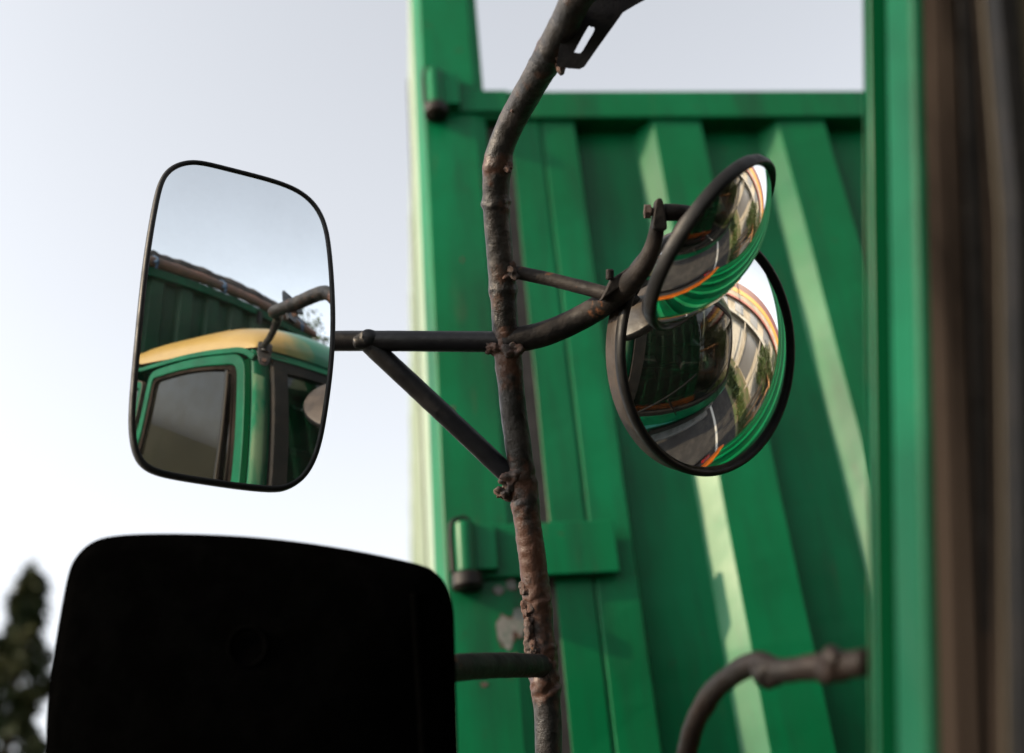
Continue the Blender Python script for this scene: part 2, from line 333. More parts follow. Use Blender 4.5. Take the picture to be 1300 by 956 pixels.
# bracket knob where a rope hooks behind
# ============================================================ OWN TRUCK (cab right of the camera)
TA = empty('truck', (1.33, -2.6, 0), 'green truck with yellow roof edge, windscreen pillar blurred at the right, carrying the wing mirrors', 'truck')
XC = 1.33
CREAM = mat('pale_glass_channel', (.035, .029, .021), .7, spec=.1)
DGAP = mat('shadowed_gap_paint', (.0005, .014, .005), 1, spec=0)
def yA(z): return .722 - .345 * (z - 1.784)
def xS(z): return .3 + .114 * (z - 1.784)
def SP(y, z, off=0, mir=False):
    x = xS(z) - off
    return Vector((2 * XC - x if mir else x, y, z + off * .114))
def ribbon(path, w0, w1, t0, t1, closed=False, mir=False, mb=None, mi=0):
    """strip in the leaning side plane: path (y,z); w0..w1 sideways, t0..t1 outwards"""
    n = len(path); P = [Vector(p) for p in path]; L = []
    for i in range(n):
        a = P[(i - 1) % n] if (closed or i) else P[0]; b = P[i]; c = P[(i + 1) % n] if (closed or i < n - 1) else P[-1]
        d1 = (b - a).normalized() if (b - a).length > 1e-9 else (c - b).normalized(); d2 = (c - b).normalized() if (c - b).length > 1e-9 else d1
        t = (d1 + d2).normalized(); nn = Vector((t.y, -t.x)); k = 1 / max(.4, nn.dot(Vector((d1.y, -d1.x))))
        L.append((b + nn * w0 * k, b + nn * w1 * k))
    mb = mb or MB(); vs = []
    for a, b in L: vs += [SP(*a, t0, mir), SP(*b, t0, mir), SP(*b, t1, mir), SP(*a, t1, mir)]
    fs = []
    rng = n if closed else n - 1
    for i in range(rng):
        j = (i + 1) % n
        for k in range(4): fs.append((4 * i + k, 4 * j + k, 4 * j + (k + 1) % 4, 4 * i + (k + 1) % 4))
    if not closed: fs += [(0, 1, 2, 3), (4 * n - 1, 4 * n - 2, 4 * n - 3, 4 * n - 4)]
    return mb.add(vs, fs, mi)
def rnd(pts, r, n=5, closed=True):
    out = []; N = len(pts)
    for i in range(N):
        b = Vector(pts[i]); 
        if not closed and i in (0, N - 1): out.append(tuple(b)); continue
        a = Vector(pts[(i - 1) % N]); c = Vector(pts[(i + 1) % N]); rr = r[i] if isinstance(r, (list, tuple)) else r
        rr = min(rr, (a - b).length * .48, (c - b).length * .48)
        p = b + (a - b).normalized() * rr; q = b + (c - b).normalized() * rr
        for k in range(n + 1):
            t = k / n; out.append(tuple((1 - t) ** 2 * p + 2 * t * (1 - t) * b + t * t * q))
    return out
SILL = 1.50
for mir in (False, True):
    # A pillar: rounded section running up the rake
    m = MB()
    sec = [(-.034, -.030), (-.034, .000), (-.028, .003), (-.020, .003), (-.010, -.006), (-.004, -.030), (.002, -.060), (-.02, -.075)]
    vs = []; NZ = 14
    for j in range(NZ + 1):
        z = SILL - .05 + (2.41 - SILL + .05) * j / NZ
        for (dy, t) in sec: vs.append(SP(yA(z) + dy, z, t, mir))
    k_ = len(sec)
    fs = [(j * k_ + i, j * k_ + (i + 1) % k_, (j + 1) * k_ + (i + 1) % k_, (j + 1) * k_ + i) for j in range(NZ) for i in range(k_)] + [tuple(range(k_)), tuple(NZ * k_ + i for i in range(k_ - 1, -1, -1))]
    ap = m.add(vs, fs).build('windscreen_pillar', GREEN_A, TA, smooth=False, bevel=.006)
    for p in ap.data.polygons: p.use_smooth = True
    # leading edge: its whitish highlight painted on as a mottled pale strip
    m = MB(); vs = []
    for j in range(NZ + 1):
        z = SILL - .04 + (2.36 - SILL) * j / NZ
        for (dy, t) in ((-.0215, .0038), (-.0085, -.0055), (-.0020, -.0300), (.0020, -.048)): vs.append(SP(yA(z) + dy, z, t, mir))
    m.add(vs, [(j * 4 + i, j * 4 + i + 1, (j + 1) * 4 + i + 1, (j + 1) * 4 + i) for j in range(NZ) for i in range(3)]).build('highlight_edge', HILITE, ap, smooth=True, solid=.001)
    # dark gap behind the pillar and door surround
    df = lambda z, q: yA(z) - q
    m = ribbon([(df(SILL, .048), SILL), (df(2.37, .048), 2.37)], -.014, .014, -.05, .0035, mir=mir)
    m.build('door_gap', DGAP, TA)
    frame = rnd([(df(1.45, .085), 1.45), (df(2.375, .084), 2.372), (.10, 2.345), (-.24, 2.275), (-.20, 1.95), (-.20, 1.45)], [.0, .06, .3, .05, .3, 0], 8, closed=False)
    dr = ribbon(frame, -.022, .022, -.03, .004, mir=mir).build('door', GREEN_A, TA, bevel=.005)
    # outer drip channel (second green line above the door)
    frame2 = rnd([(df(1.9, .05), 2.30), (df(2.42, .045), 2.405), (.10, 2.378), (-.30, 2.312), (-.62, 2.26)], [.0, .06, .3, .2, 0], 8, closed=False)
    ribbon(frame2[1:], -.012, .012, -.03, .012, mir=mir).build('drip_rail', GREEN_A, TA, bevel=.004)
    seal = [(df(1.50, .121), 1.50)] + rnd([(df(1.6, .121), 1.60), (df(2.345, .120), 2.345), (.10, 2.322), (-.205, 2.256), (-.165, 1.95), (-.165, 1.50)], [0, .06, .3, .05, .3, 0], 8, closed=False)
    ribbon(seal, -.013, .012, -.03, -.004, mir=mir).build('weather_seal', SEAL, dr)
    ribbon([(df(1.50, .142), 1.50), (df(2.31, .140), 2.31)], -.010, .010, -.03, -.010, mir=mir).build('seal_channel', RUBBER, dr)
    # vent window
    vp = rnd([(df(1.50, .152), 1.50), (df(2.315, .142), 2.315), (.372, 2.316), (.470, 1.95), (.572, 1.70), (.655, 1.50)], [.02, .05, .02, .2, .2, .01], 6)
    ribbon(vp, -.003, .004, -.028, -.004, closed=True, mir=mir).build('vent_trim', SEAL, dr)
    m = MB().prism(vp, lambda a, b: SP(a, b, -.016, mir), lambda a, b: SP(a, b, -.020, mir)); m.build('vent_window', VENTG, dr)
    ribbon([(.355, 2.325), (.452, 1.95), (.554, 1.70), (.637, 1.50)], -.007, .006, -.028, -.006, mir=mir).build('divider_bar', RUBBER, dr)
    ribbon([(.364, 2.325), (.461, 1.95), (.563, 1.70), (.646, 1.50)], -.0020, .0016, -.028, -.004, mir=mir).build('divider_trim', CREAM, dr)
    gp = rnd([(.630, 1.50), (.546, 1.70), (.444, 1.95), (.346, 2.32), (.10, 2.31), (-.195, 2.246), (-.15, 1.95), (-.15, 1.50)], [.01, .1, .1, .02, .2, .04, .3, .01], 6)
    MB().prism(gp, lambda a, b: SP(a, b, -.016, mir), lambda a, b: SP(a, b, -.020, mir)).build('door_window', SIDEG, dr)
    # door skin below
    MB().prism([(-.22, .95), (yA(SILL) - .06, .95), (yA(SILL) - .06, SILL), (-.22, SILL)], lambda a, b: SP(a, min(b, 1.5), .006, mir) if b > 1.2 else Vector((((2*XC-.262) if mir else .262), a, b)),
               lambda a, b: SP(a, b, -.03, mir) if b > 1.2 else Vector((((2*XC-.30) if mir else .30), a, b))).build('door_skin', GREEN_A, dr, bevel=.004)
    hx = 2 * XC - .245 if mir else .245
    MB().box((hx - .012, -.12, 1.33), (hx + .012, .02, 1.355)).build('handle', BLKST, dr, bevel=.005)
    # rear quarter: B pillar, window, back corner
    rw = rnd([(-.285, 1.55), (-.285, 1.95), (-.325, 2.235), (-.56, 2.19), (-.56, 1.55)], [.02, .2, .04, .05, .04], 6)
    ribbon(rw, -.030, .004, -.034, -.001, closed=True, mir=mir).build('quarter_panel', GREEN_A, TA, bevel=.003)
    MB().prism(rw, lambda a, b: SP(a, b, -.018, mir), lambda a, b: SP(a, b, -.022, mir)).build('quarter_window', SIDEG, TA)
    ribbon(rw, .004, .010, -.022, .001, closed=True, mir=mir).build('quarter_trim', TRIM, TA)
    ribbon([(-.63, 1.5), (-.63, 2.27)], -.05, .05, -.033, -.003, mir=mir).build('rear_corner', GREEN_A, TA)
# lower body
m = MB(); prof_ = [(-.68, .75), (-.68, SILL), (-.24, SILL), (-.24, .95), (yA(SILL) - .058, .95), (yA(SILL) - .058, SILL), (yA(SILL) + .01, SILL), (.87, 1.42), (.90, 1.0), (.90, .62), (.55, .60), (.50, .98), (.40, 1.12), (.20, 1.18), (.0, 1.18), (-.2, 1.12), (-.30, .98), (-.34, .75)]
m.prism(prof_, lambda a, b: (.268, a, b), lambda a, b: (2.392, a, b)); body = m.build('cab_body', GREEN_A, TA, bevel=.012)
MB().box((.36, -.70, 1.5), (2.30, -.66, 2.30)).build('cab_back', GREEN_A, TA)
# header and roof
def roof(u, v):
    s = 2 * u - 1; t = 2 * v - 1
    y = .505 - 1.20 * v
    x0 = xS(2.41) + .0
    x = XC + s * (XC - x0 + .004)
    base = 2.415 - .085 * (.5 - y)
    h = .20 * max(0, 1 - abs(s) ** 4) ** .42 * max(0, 1 - abs(t) ** 4) ** .42
    if v < .5: y += .085 * (1 - s * s) * (1 - v * 2) ** 2
    return (x, y, base + h + (.045 * (1 - s * s) * max(0, 1 - 2 * v)))
def spread(q): return .5 - .5 * math.cos(math.pi * q)
YEL = D.materials.new('roof_yellow_fading_to_green'); YEL.use_nodes = True
n = YEL.node_tree; N = n.nodes; L = n.links; p = N['Principled BSDF']; p.inputs['Roughness'].default_value = .42; p.inputs['Coat Weight'].default_value = .2
tc = N.new('ShaderNodeTexCoord'); sx = N.new('ShaderNodeSeparateXYZ'); L.new(tc.outputs['Object'], sx.inputs[0])
nz = N.new('ShaderNodeTexNoise'); nz.inputs['Scale'].default_value = 7; nz.inputs['Detail'].default_value = 6; L.new(tc.outputs['Object'], nz.inputs[0])
ma = N.new('ShaderNodeMath'); ma.operation = 'MULTIPLY_ADD'; L.new(nz.outputs[0], ma.inputs[0]); ma.inputs[1].default_value = .30; L.new(sx.outputs[0], ma.inputs[2])
mr = N.new('ShaderNodeMapRange'); mr.inputs[1].default_value = .61; mr.inputs[2].default_value = .76; L.new(ma.outputs[0], mr.inputs[0])
mx = N.new('ShaderNodeMix'); mx.data_type = 'RGBA'; L.new(mr.outputs[0], mx.inputs[0])
n2 = N.new('ShaderNodeTexNoise'); n2.inputs['Scale'].default_value = 14; n2.inputs['Detail'].default_value = 8; L.new(tc.outputs['Object'], n2.inputs[0])
m2 = N.new('ShaderNodeMix'); m2.data_type = 'RGBA'; L.new(n2.outputs[0], m2.inputs[0]); m2.inputs[6].default_value = (.23, .150, .036, 1); m2.inputs[7].default_value = (.18, .108, .022, 1)
L.new(m2.outputs[2], mx.inputs[6]); mx.inputs[7].default_value = (.003, .085, .042, 1); L.new(mx.outputs[2], p.inputs['Base Color'])
MB().grid(lambda u, v: roof(spread(u), spread(v)), 60, 50).build('roof', YEL, TA, smooth=True)
# windscreen
def FS(u, z, off=0):   # u in 0..1 across
    s = 2 * u - 1; x = XC + s * (XC - xS(z) - .012); return Vector((x, yA(z) + off + .085 * (1 - s * s) - .004, z + .045 * (1 - s * s) * (z - SILL) / .9))
MB().grid(lambda u, v: FS(.055 + .89 * u, 1.53 + .83 * v, -.008), 24, 8).build('windscreen', WSG, TA, smooth=True)
m = MB()
def strip(f, nu): 
    vs = []
    for i in range(nu + 1): vs += f(i / nu)
    m.add(vs, [(4 * i + k, 4 * i + 4 + k, 4 * i + 4 + (k + 1) % 4, 4 * i + (k + 1) % 4) for i in range(nu) for k in range(4)])
def ring_sec(u0, z0, u1, z1): return [FS(u0, z0, .010), FS(u1, z1, .010), FS(u1, z1, -.02), FS(u0, z0, -.02)]
strip(lambda t: ring_sec(.028, 1.50 + .90 * t, .060, 1.50 + .90 * t), 8)
strip(lambda t: ring_sec(.972, 1.50 + .90 * t, .940, 1.50 + .90 * t), 8)
strip(lambda t: ring_sec(.028 + .944 * t, 2.395, .028 + .944 * t, 2.345), 24)
strip(lambda t: ring_sec(.028 + .944 * t, 1.50, .028 + .944 * t, 1.545), 24)
m.build('windscreen_seal', mat('windscreen_rubber', (.007, .006, .0055), .7, spec=.2, var=(.014, .011, .009), vscale=9), TA, smooth=False)
m = MB(); strip(lambda t: [FS(t, 2.385, .016), FS(t, 2.45, -.02), FS(t, 2.45, -.04), FS(t, 2.385, -.02)], 24); m.build('header', GREEN_A, TA)
m = MB(); strip(lambda t: [FS(t, 1.44, .05), FS(t, 1.505, .014), FS(t, 1.505, -.03), FS(t, 1.44, -.03)], 24); m.build('cowl', GREEN_A, TA, bevel=.004)
TEAL = mat('sky_lit_teal_paint', (.02, .34, .30), .3, var=(.015, .24, .2), vscale=8)
MB().box((.262, .873, 1.22), (2.398, .905, 1.36)).build('sky_lit_band', TEAL, TA, bevel=.01)  # sky light on the panel's top ledge, painted as a brighter teal stripe
GREY = mat('bumper_grey', (.10, .105, .105), .35, var=(.06, .06, .06), vscale=8)
MB().box((.22, .86, .42), (2.44, 1.04, .66)).build('bumper', GREY, TA, bevel=.03)
g = MB().box((.75, .902, .78), (1.91, .915, 1.12)).build('grille', RUBBER, TA, bevel=.004)
for X in (.50, 2.16):
    hl = MB().lathe((X, .90, .93), (0, 1, 0), [(.12, -.02), (.12, .03), (.10, .035), (.0001, .02)], 32).build('headlight', GREY, TA, smooth=True)
for xx in (.85, 1.7):   # wipers
    MB().tube([(xx, yA(1.5) + .10, 1.50), (xx - .2, yA(1.7) + .105, 1.72)], .006, 8).tube([(xx - .42, yA(1.62) + .085, 1.60), (xx + .05, yA(1.86) + .10, 1.86)], .007, 8).build('wiper', RUBBER, TA)
# interior
SEATM = mat('seat_cloth', (.03, .03, .035), .9); REDM = mat('red_seat_cover', (.30, .015, .012), .7)
for X, mm in ((.50, SEATM), (1.55, SEATM)):
    st = MB().box((X, -.45, 1.18), (X + .55, .10, 1.34)).build('seat', mm, TA, bevel=.05)
    MB().box((X + .02, -.52, 1.34), (X + .53, -.38, 1.95)).build('seat_back', mm, st, bevel=.05)
MB().box((.66, -.50, 1.955), (.90, -.40, 2.13)).build('headrest', REDM, TA, bevel=.04)
MB().box((.33, .42, 1.36), (2.33, .76, 1.50)).build('dashboard', RUBBER, TA, bevel=.03)
sw = MB(); c_ = Vector((.78, .36, 1.62)); ax = Vector((0, -.62, .78)).normalized(); u_ = Vector((1, 0, 0)); v_ = ax.cross(u_)
sw.tube([c_ + (u_ * math.cos(a) + v_ * math.sin(a)) * .22 for a in [2 * math.pi * k / 24 for k in range(25)]], .014, 12, step=.02)
for a in (R(90), R(210), R(330)): sw.tube([c_, c_ + (u_ * math.cos(a) + v_ * math.sin(a)) * .22], .012, 10, step=.05)
sw.tube([c_ - ax * .03, c_ - ax * .34], .03, 12, step=.05)
sw.build('steering_wheel', RUBBER, TA, smooth=True)
# cargo body behind the cab
m = MB(); Y0 = -1.0; px_ = .22; pr = [(.16, 0)]
while px_ < 2.45: pr += [(px_, 0), (px_ + .03, -.05), (px_ + .13, -.05), (px_ + .16, 0)]; px_ += .26
pr += [(2.52, 0)]
n_ = len(pr); m.add([(a, Y0 + b - .03, z) for z in (1.15, 3.13) for a, b in pr], [(i, i + 1, n_ + i + 1, n_ + i) for i in range(n_ - 1)])
m.build('headboard', GREEN_D, TA, solid=.004)
MB().box((.14, Y0 - .08, 3.12), (2.54, Y0 + .02, 3.20)).build('headboard_rail', GREEN_A, TA, bevel=.008)
m = MB(); m.box((.14, -6.8, 1.1), (.18, Y0 - .085, 3.18)); m.box((2.50, -6.8, 1.1), (2.54, Y0 - .085, 3.18)); m.build('cargo_side', GREEN_D, TA)
MB().box((.19, -6.8, 1.08), (2.49, Y0 - .085, 1.14)).build('load_floor', GAP, TA)
MB().box((.181, -6.8, 1.145), (2.499, -6.75, 3.18)).build('tailboard', GREEN_D, TA)
TARP = mat('brown_tarpaulin', (.020, .017, .016), .8, var=(.04, .03, .026), vscale=6, bump=.5, bscale=25)
m = MB().tube([(.10, Y0 + .01, 3.255), (1.0, Y0 + .0, 3.262), (2.0, Y0 + .01, 3.258), (2.58, Y0, 3.25)], .050, 18, amp=.10, freq=9, step=.02)
m.build('tarpaulin_roll', mat('rusty_pipe', (.13, .06, .04), .7, var=(.07, .045, .035), vscale=5), TA, smooth=True)
MB().tube([(.05, Y0 - .13, 3.33), (.5, Y0 - .13, 3.35), (.9, Y0 - .13, 3.345), (1.6, Y0 - .13, 3.35), (2.4, Y0 - .13, 3.32), (2.62, Y0 - .13, 3.28)], .085, 18, amp=.30, freq=5, step=.02).build('folded_tarpaulin', TARP, TA, smooth=True)
BLUE = mat('blue_rope', (.02, .05, .10), .8)
for X in (.45, .62, 1.25, 1.95, 2.3):
    MB().tube([(X, Y0 + .06, 3.18), (X + .01, Y0 + .065, 3.26), (X, Y0 + .01, 3.315), (X - .01, Y0 - .05, 3.30)], .008, 8, amp=.3, freq=80).blob((X, Y0 + .06, 3.24), .022, .5, 60, 8).build('rope_tie', BLUE, TA, smooth=True)
MB().box((1.66, Y0 + .022, 3.03), (1.70, Y0 + .06, 3.16)).build('latch', BLKST, TA, bevel=.006)
m = MB().box((.45, -6.6, .72), (.6, .7, .95)).box((2.06, -6.6, .72), (2.21, .7, .95)); m.build('chassis', BLKST, TA)
for y in (.0, -4.6):
    for x_ in (.42, 2.24): wheel(TA, x_, y, .26, .46)

# ---------------------------------------------------------------- mirror frame
PP = [(.165,1.420,1.68),(.164,1.392,1.76),(0.1633,1.3608,1.8292),(0.1655,1.3337,1.8924),(0.1645,1.3142,1.9435),(0.1597,1.2784,2.0317),(0.153,1.2453,2.0967),(0.1462,1.2119,2.1622),(0.1388,1.1737,2.2258),(0.1314,1.1217,2.3026),(0.128,1.0841,2.3549),(0.1232,1.0429,2.4039),(0.1223,1.0137,2.4324),(0.1258,0.9869,2.4563),(0.1375,0.9573,2.4734),(0.1517,0.9135,2.4746),(0.1662,0.8562,2.4689),(0.1799,0.8033,2.4659),(0.1928,0.7562,2.4632),(.2250,.7380,2.4670),(.2600,.7050,2.4680),(.3050,.6380,2.4360),(.3430,.5780,2.4220),(.3740,.5300,2.4150),(.3780,.5150,2.3950)]
lumps = [((0.1224,0.998,2.4484),.011,.0040,90),((0.124,1.0294,2.4162),.008,.0040,120),((0.1303,1.0936,2.3391),.007,.0035,100),((0.1395,1.2182,2.1532),.016,.0050,110),((0.1453,1.2313,2.1307),.012,.0045,140),((0.1579,1.2786,2.0318),.02,.0040,150),((0.1624,1.3018,1.9738),.018,.0055,160),((0.1645,1.3156,1.9412),.014,.0065,130),((0.171, 0.8372, 2.4701),.008,.003,120),((0.165, 0.8651, 2.4642),.007,.0035,140),((.1325,1.14,2.275),.02,.0025,90),((.155,1.255,2.08),.03,.002,110)]
pole = MB().tube(PP, lambda t: .0154 - .0048 * min(1, max(0, t - .80) / .07), 28, amp=.045, freq=38, lumps=lumps, step=.0022)
wn_ = RUST.node_tree; p_ = wn_.nodes['Principled BSDF']; old_ = p_.inputs['Base Color'].links[0].from_socket
at_ = wn_.nodes.new('ShaderNodeAttribute'); at_.attribute_name = 'wear'
nz_ = wn_.nodes.new('ShaderNodeTexNoise'); nz_.inputs['Scale'].default_value = 75; nz_.inputs['Detail'].default_value = 8; tc_ = wn_.nodes.new('ShaderNodeTexCoord'); wn_.links.new(tc_.outputs['Object'], nz_.inputs[0])
m1_ = wn_.nodes.new('ShaderNodeMath'); m1_.operation = 'MULTIPLY_ADD'; m1_.inputs[1].default_value = .75; wn_.links.new(at_.outputs['Fac'], m1_.inputs[0]); wn_.links.new(nz_.outputs[0], m1_.inputs[2])
r_ = wn_.nodes.new('ShaderNodeMapRange'); r_.inputs[1].default_value = .92; r_.inputs[2].default_value = 1.12; wn_.links.new(m1_.outputs[0], r_.inputs[0])
x_ = wn_.nodes.new('ShaderNodeMix'); x_.data_type = 'RGBA'; wn_.links.new(r_.outputs[0], x_.inputs[0]); wn_.links.new(old_, x_.inputs[6]); x_.inputs[7].default_value = (.040, .017, .010, 1); wn_.links.new(x_.outputs[2], p_.inputs['Base Color'])
frame = lab(pole.build('mirror_frame', RUST, TA, smooth=True), 'knobbly rust-stained upright tube holding the mirrors')
fa = frame.data.attributes.new('wear', 'FLOAT', 'POINT')
for i_, v_0 in enumerate(frame.data.vertices):
    fa.data[i_].value = min(1, max(math.exp(-((v_0.co - Vector(c__[0])).length / (c__[1] * 2.6)) ** 2) for c__ in lumps))
for c_, r_, s_ in (((0.1349,1.2175,2.1552),.0170,(1,1,1)),((0.1249,1.2209,2.142),.0110,(1,1,.8)),((0.1456,1.2254,2.1402),.0130,(1,1,1.5)),((0.1177,1.1291,2.2837),.0115,(1,1,.7)),((0.1371,1.1252,2.2765),.0125,(1,1,.7)),
                   ((0.1376,1.0764,2.356),.0125,(1,1,1)),((0.1330,1.0868,2.348),.0100,(1,1,1.2)),((0.1616,1.2993,1.9685),.0150,(1,1,1.4)),((0.1500,1.2878,1.9907),.0080,(1,1,1.8)),((0.1165,0.9883,2.446),.0062,(1,1,1.8)),((0.1330,0.9882,2.4393),.0062,(1,1,1.4)),((0.1388, 0.9278, 2.473),.0062,(1,1,1.5)),((0.1514, 0.8838, 2.4712),.0060,(1,1,1.3)),((0.1789, 0.8399, 2.4546),.0085,(1,1,1.5)),
                   ((0.1450,1.2671,2.0424),.0065,(1,1,1.5)),((0.1465,1.2741,2.0212),.0070,(1,1,1.8)),((0.1475,1.2787,2.004),.0070,(1,1,1.5)),((0.1500,1.2909,1.9761),.0085,(1,1,1.5))):
    MB().blob(c_, r_ * .9, .7, 120, 22, s_).build('weld_bead', RUSTX, frame, smooth=True)
# horizontal tube, brace, rods
MB().tube([(-0.110,1.190,2.3360),(-0.0696,1.1775,2.3288),(0.0011,1.1567,2.3139),(0.1293,1.1286,2.2917)], .0124, 28, amp=.012, freq=60).build('cross_tube', BLKST, frame, smooth=True)
m = MB().tube([(-.0310,1.1625,2.3200),(-0.027,1.1665,2.3152),(0.0546,1.19,2.2354),(0.1395,1.2182,2.1532)], .0118, 24, amp=.02, freq=60)
m.blob((-.0285,1.1625,2.3190), .0135, .25, 90, 16, (1.4, 1, .9)); m.build('brace', BLKST, frame, smooth=True)
MB().tube([(0.1370,1.0808,2.3590),(0.1832,1.0699,2.3382),(0.2413,1.0345,2.2921)], .0080, 20, amp=.03, freq=70).build('stay_rod', ARMST, frame, smooth=True)
def armr(t): return .0152 - .0024 * t if t < .6 else .01376 - .0066 * (t - .6) / .4
arm = MB().tube([(0.1293,1.1286,2.2917),(0.1747,1.1161,2.2935),(0.2191,1.0937,2.3018),(0.2481,1.0457,2.2973),(0.266,0.9889,2.2903),(0.2756,0.9586,2.2993),(0.2787,0.9394,2.3108),(.2793,.9300,2.3170)], armr, 28, amp=.02, freq=60)
arm = arm.build('curved_arm', ARMST, frame, smooth=True)
# flattened lug at the end of the arm with bolt
rgt = Vector((.994, -.076, -.076)); upv = Vector((.025, -.525, .851)); bk = Vector((-.104, -.848, -.520)); fw = -bk
def loc(base, a, b, c=0): return Vector(base) + rgt * a + upv * b + bk * c
e_ = Vector((.2792, .9281, 2.3156))
m = MB(); lug = rnd([(-.0080, -.012), (-.0062, .004), (-.0034, .0195), (.0020, .0195), (.0052, .006), (.0070, -.006), (.0075, -.014)], .005, 4)
m.prism(lug, lambda a, b: loc(e_, a, b, .0125), lambda a, b: loc(e_, a, b, -.0125)); m.build('end_lug', ARMST, frame, bevel=.0025)
m = MB().tube([loc(e_, -.0155, .007), loc(e_, .012, .006)], .0048, 6, step=.01); m.tube([loc(e_, -.015, .007), loc(e_, -.0085, .007)], .0078, 6, step=.01); m.build('bolt', RUSTX, frame)
# strap with slot at the top of the pole
def A_(px, py, d):      # a point d metres in front of the lens axis plane (used only to type in the strap's outline)
    return Vector((0, 0, 1.6)) + (rgt * ((px - 650) / 1444) + upv * (-(py - 433.5) / 1444) + fw) * d
def plate(outer, inner, d, th, name, mt, par):
    m = MB(); n = len(outer)
    for dd, flip in ((d, 0), (d + th, 1)):
        vs = [A_(*p, dd) for p in outer] + [A_(*p, dd) for p in inner]
        fs = [(i, (i + 1) % n, n + (i + 1) % n, n + i) for i in range(n)]
        m.add(vs, [f[::-1] for f in fs] if flip else fs)
    for ring_ in (outer, inner):
        vs = [A_(*p, d) for p in ring_] + [A_(*p, d + th) for p in ring_]
        m.add(vs, [(i, (i + 1) % n, n + (i + 1) % n, n + i) for i in range(n)])
    return m.build(name, mt, par, bevel=.001)
outer = [(706, 84), (722, 87), (736, 88), (742, 85), (758, 62), (776, 37), (791, 16), (806, 7), (845, -14), (835, -60), (760, -70), (735, -20), (722, 20), (712, 50)]
inner = [(729, 66.5), (733, 67.5), (737, 67.5), (740, 64), (747, 52), (753, 42), (755, 37), (753.5, 34), (752, 34.5), (750, 34.5), (748.5, 32.5), (747, 34), (740, 46), (734, 57)]
plate(outer, inner, 1.150, .007, 'slotted_strap', BLKST, frame)
# mounting plate at the pillar top, and lower mount
m = MB(); pb = Vector((.381, .535, 2.395)); du = Vector((.80, .60, 0)).normalized(); dv = Vector((.06, -.34, .94)).normalized(); dn = du.cross(dv).normalized()
if dn.y > 0 and dn.x < 0: pass
dn = Vector((-.60, .80, .2)).normalized(); du = dn.cross(Vector((0, 0, 1))).normalized() * -1; dv = dn.cross(du) ; dv = dv if dv.z > 0 else -dv
shp = rnd([(-.026, .038), (.026, .038), (.024, -.01), (.014, -.048), (-.014, -.048), (-.024, -.01)], .012, 5)
m.prism(shp, lambda a, b: pb + du * a + dv * b + dn * .012, lambda a, b: pb + du * a + dv * b + dn * .018)
m.tube([pb + dv * .03 + dn * .015, pb + dv * -.0 + dn * .02], .014, 16)
mp_ = m.build('pillar_bracket', RUST, frame, bevel=.002)
m = MB()
for q in (.012, -.030): MB().tube([pb + dv * q + dn * .018, pb + dv * q + dn * .026], .008, 6, step=.01).build('bolt', RUSTX, frame)
low = MB().tube([(.165,1.420,1.70),(0.2808,1.2155,1.7157),(0.2478,1.067,1.7722),(0.2435,0.9895,1.8033),(0.2477,0.943,1.8205),(0.2572,0.9011,1.8294),(0.2671,0.8426,1.8266),(0.2722,0.8094,1.811),(0.2891,0.7664,1.8008),(0.3029,0.7232,1.7905)], .0086, 20, amp=.12, freq=40, step=.004)
low.blob((.2690,.822,1.812), .0100, .5, 60, 14, (1, 1.4, 1)); low.blob((.292,.752,1.797), .0100, .6, 60, 14, (1, 1.6, 1))
low.build('lower_arm', RUSTD, frame, smooth=True)

# ---------------------------------------------------------------- rectangular mirror (convex, R = 1 m)
RC = Vector((-.1748, 1.0747, 2.2872)); RN = Vector((.4050, -.8980, -.1690)).normalized()
T1 = Vector((0, 0, 1)).cross(RN).normalized(); T2 = RN.cross(T1)
RO = [(-0.0668, 0.2058), (-0.0851, 0.1924), (-0.096, 0.171), (-0.0995, 0.1407), (-0.1015, 0.0994), (-0.1021, 0.0511), (-0.1005, -0.003), (-0.0972, -0.0666), (-0.0942, -0.107), (-0.0899, -0.1342), (-0.0819, -0.1566), (-0.0694, -0.1686), (-0.0496, -0.1738), (-0.0144, -0.1751), (0.026, -0.1755), (0.0679, -0.1735), (0.0845, -0.1681), (0.1006, -0.1561), (0.1114, -0.1356), (0.1173, -0.109), (0.1199, -0.0692), (0.1218, -0.0235), (0.1212, 0.0236), (0.1176, 0.0721), (0.1123, 0.1227), (0.1066, 0.1593), (0.0962, 0.1842), (0.0786, 0.2011), (0.054, 0.2088), (0.0206, 0.2099), (-0.0162, 0.2092), (-0.0474, 0.2096)]
def smooth2(pts, it=1, k=4):
    P = [Vector((a, b, 0)) for a, b in pts]; n = len(P); out = []
    for i in range(n):
        a, b, c, d = P[i - 1], P[i], P[(i + 1) % n], P[(i + 2) % n]
        for q in range(k):
            t = q / k; v = .5 * ((2 * b) + (c - a) * t + (2 * a - 5 * b + 4 * c - d) * t * t + (3 * b - a - 3 * c + d) * t ** 3); out.append((v.x, v.y))
    for _ in range(it * 3):
        n = len(out); out = [((out[i - 1][0] + 2 * out[i][0] + out[(i + 1) % n][0]) / 4, (out[i - 1][1] + 2 * out[i][1] + out[(i + 1) % n][1]) / 4) for i in range(n)]
    return out
RO = smooth2(RO, 2)
def inset(pts, d):
    n = len(pts); out = []
    for i in range(n):
        a = Vector(pts[i - 1]); c = Vector(pts[(i + 1) % n]); t = (c - a).normalized(); nn = Vector((-t.y, t.x)); out.append((pts[i][0] + nn.x * d, pts[i][1] + nn.y * d))
    return out
def cap(c, n_, t1, t2, rad, a, b, h=0):
    return c + t1 * a + t2 * b + n_ * (math.sqrt(rad * rad - a * a - b * b) - rad + h)
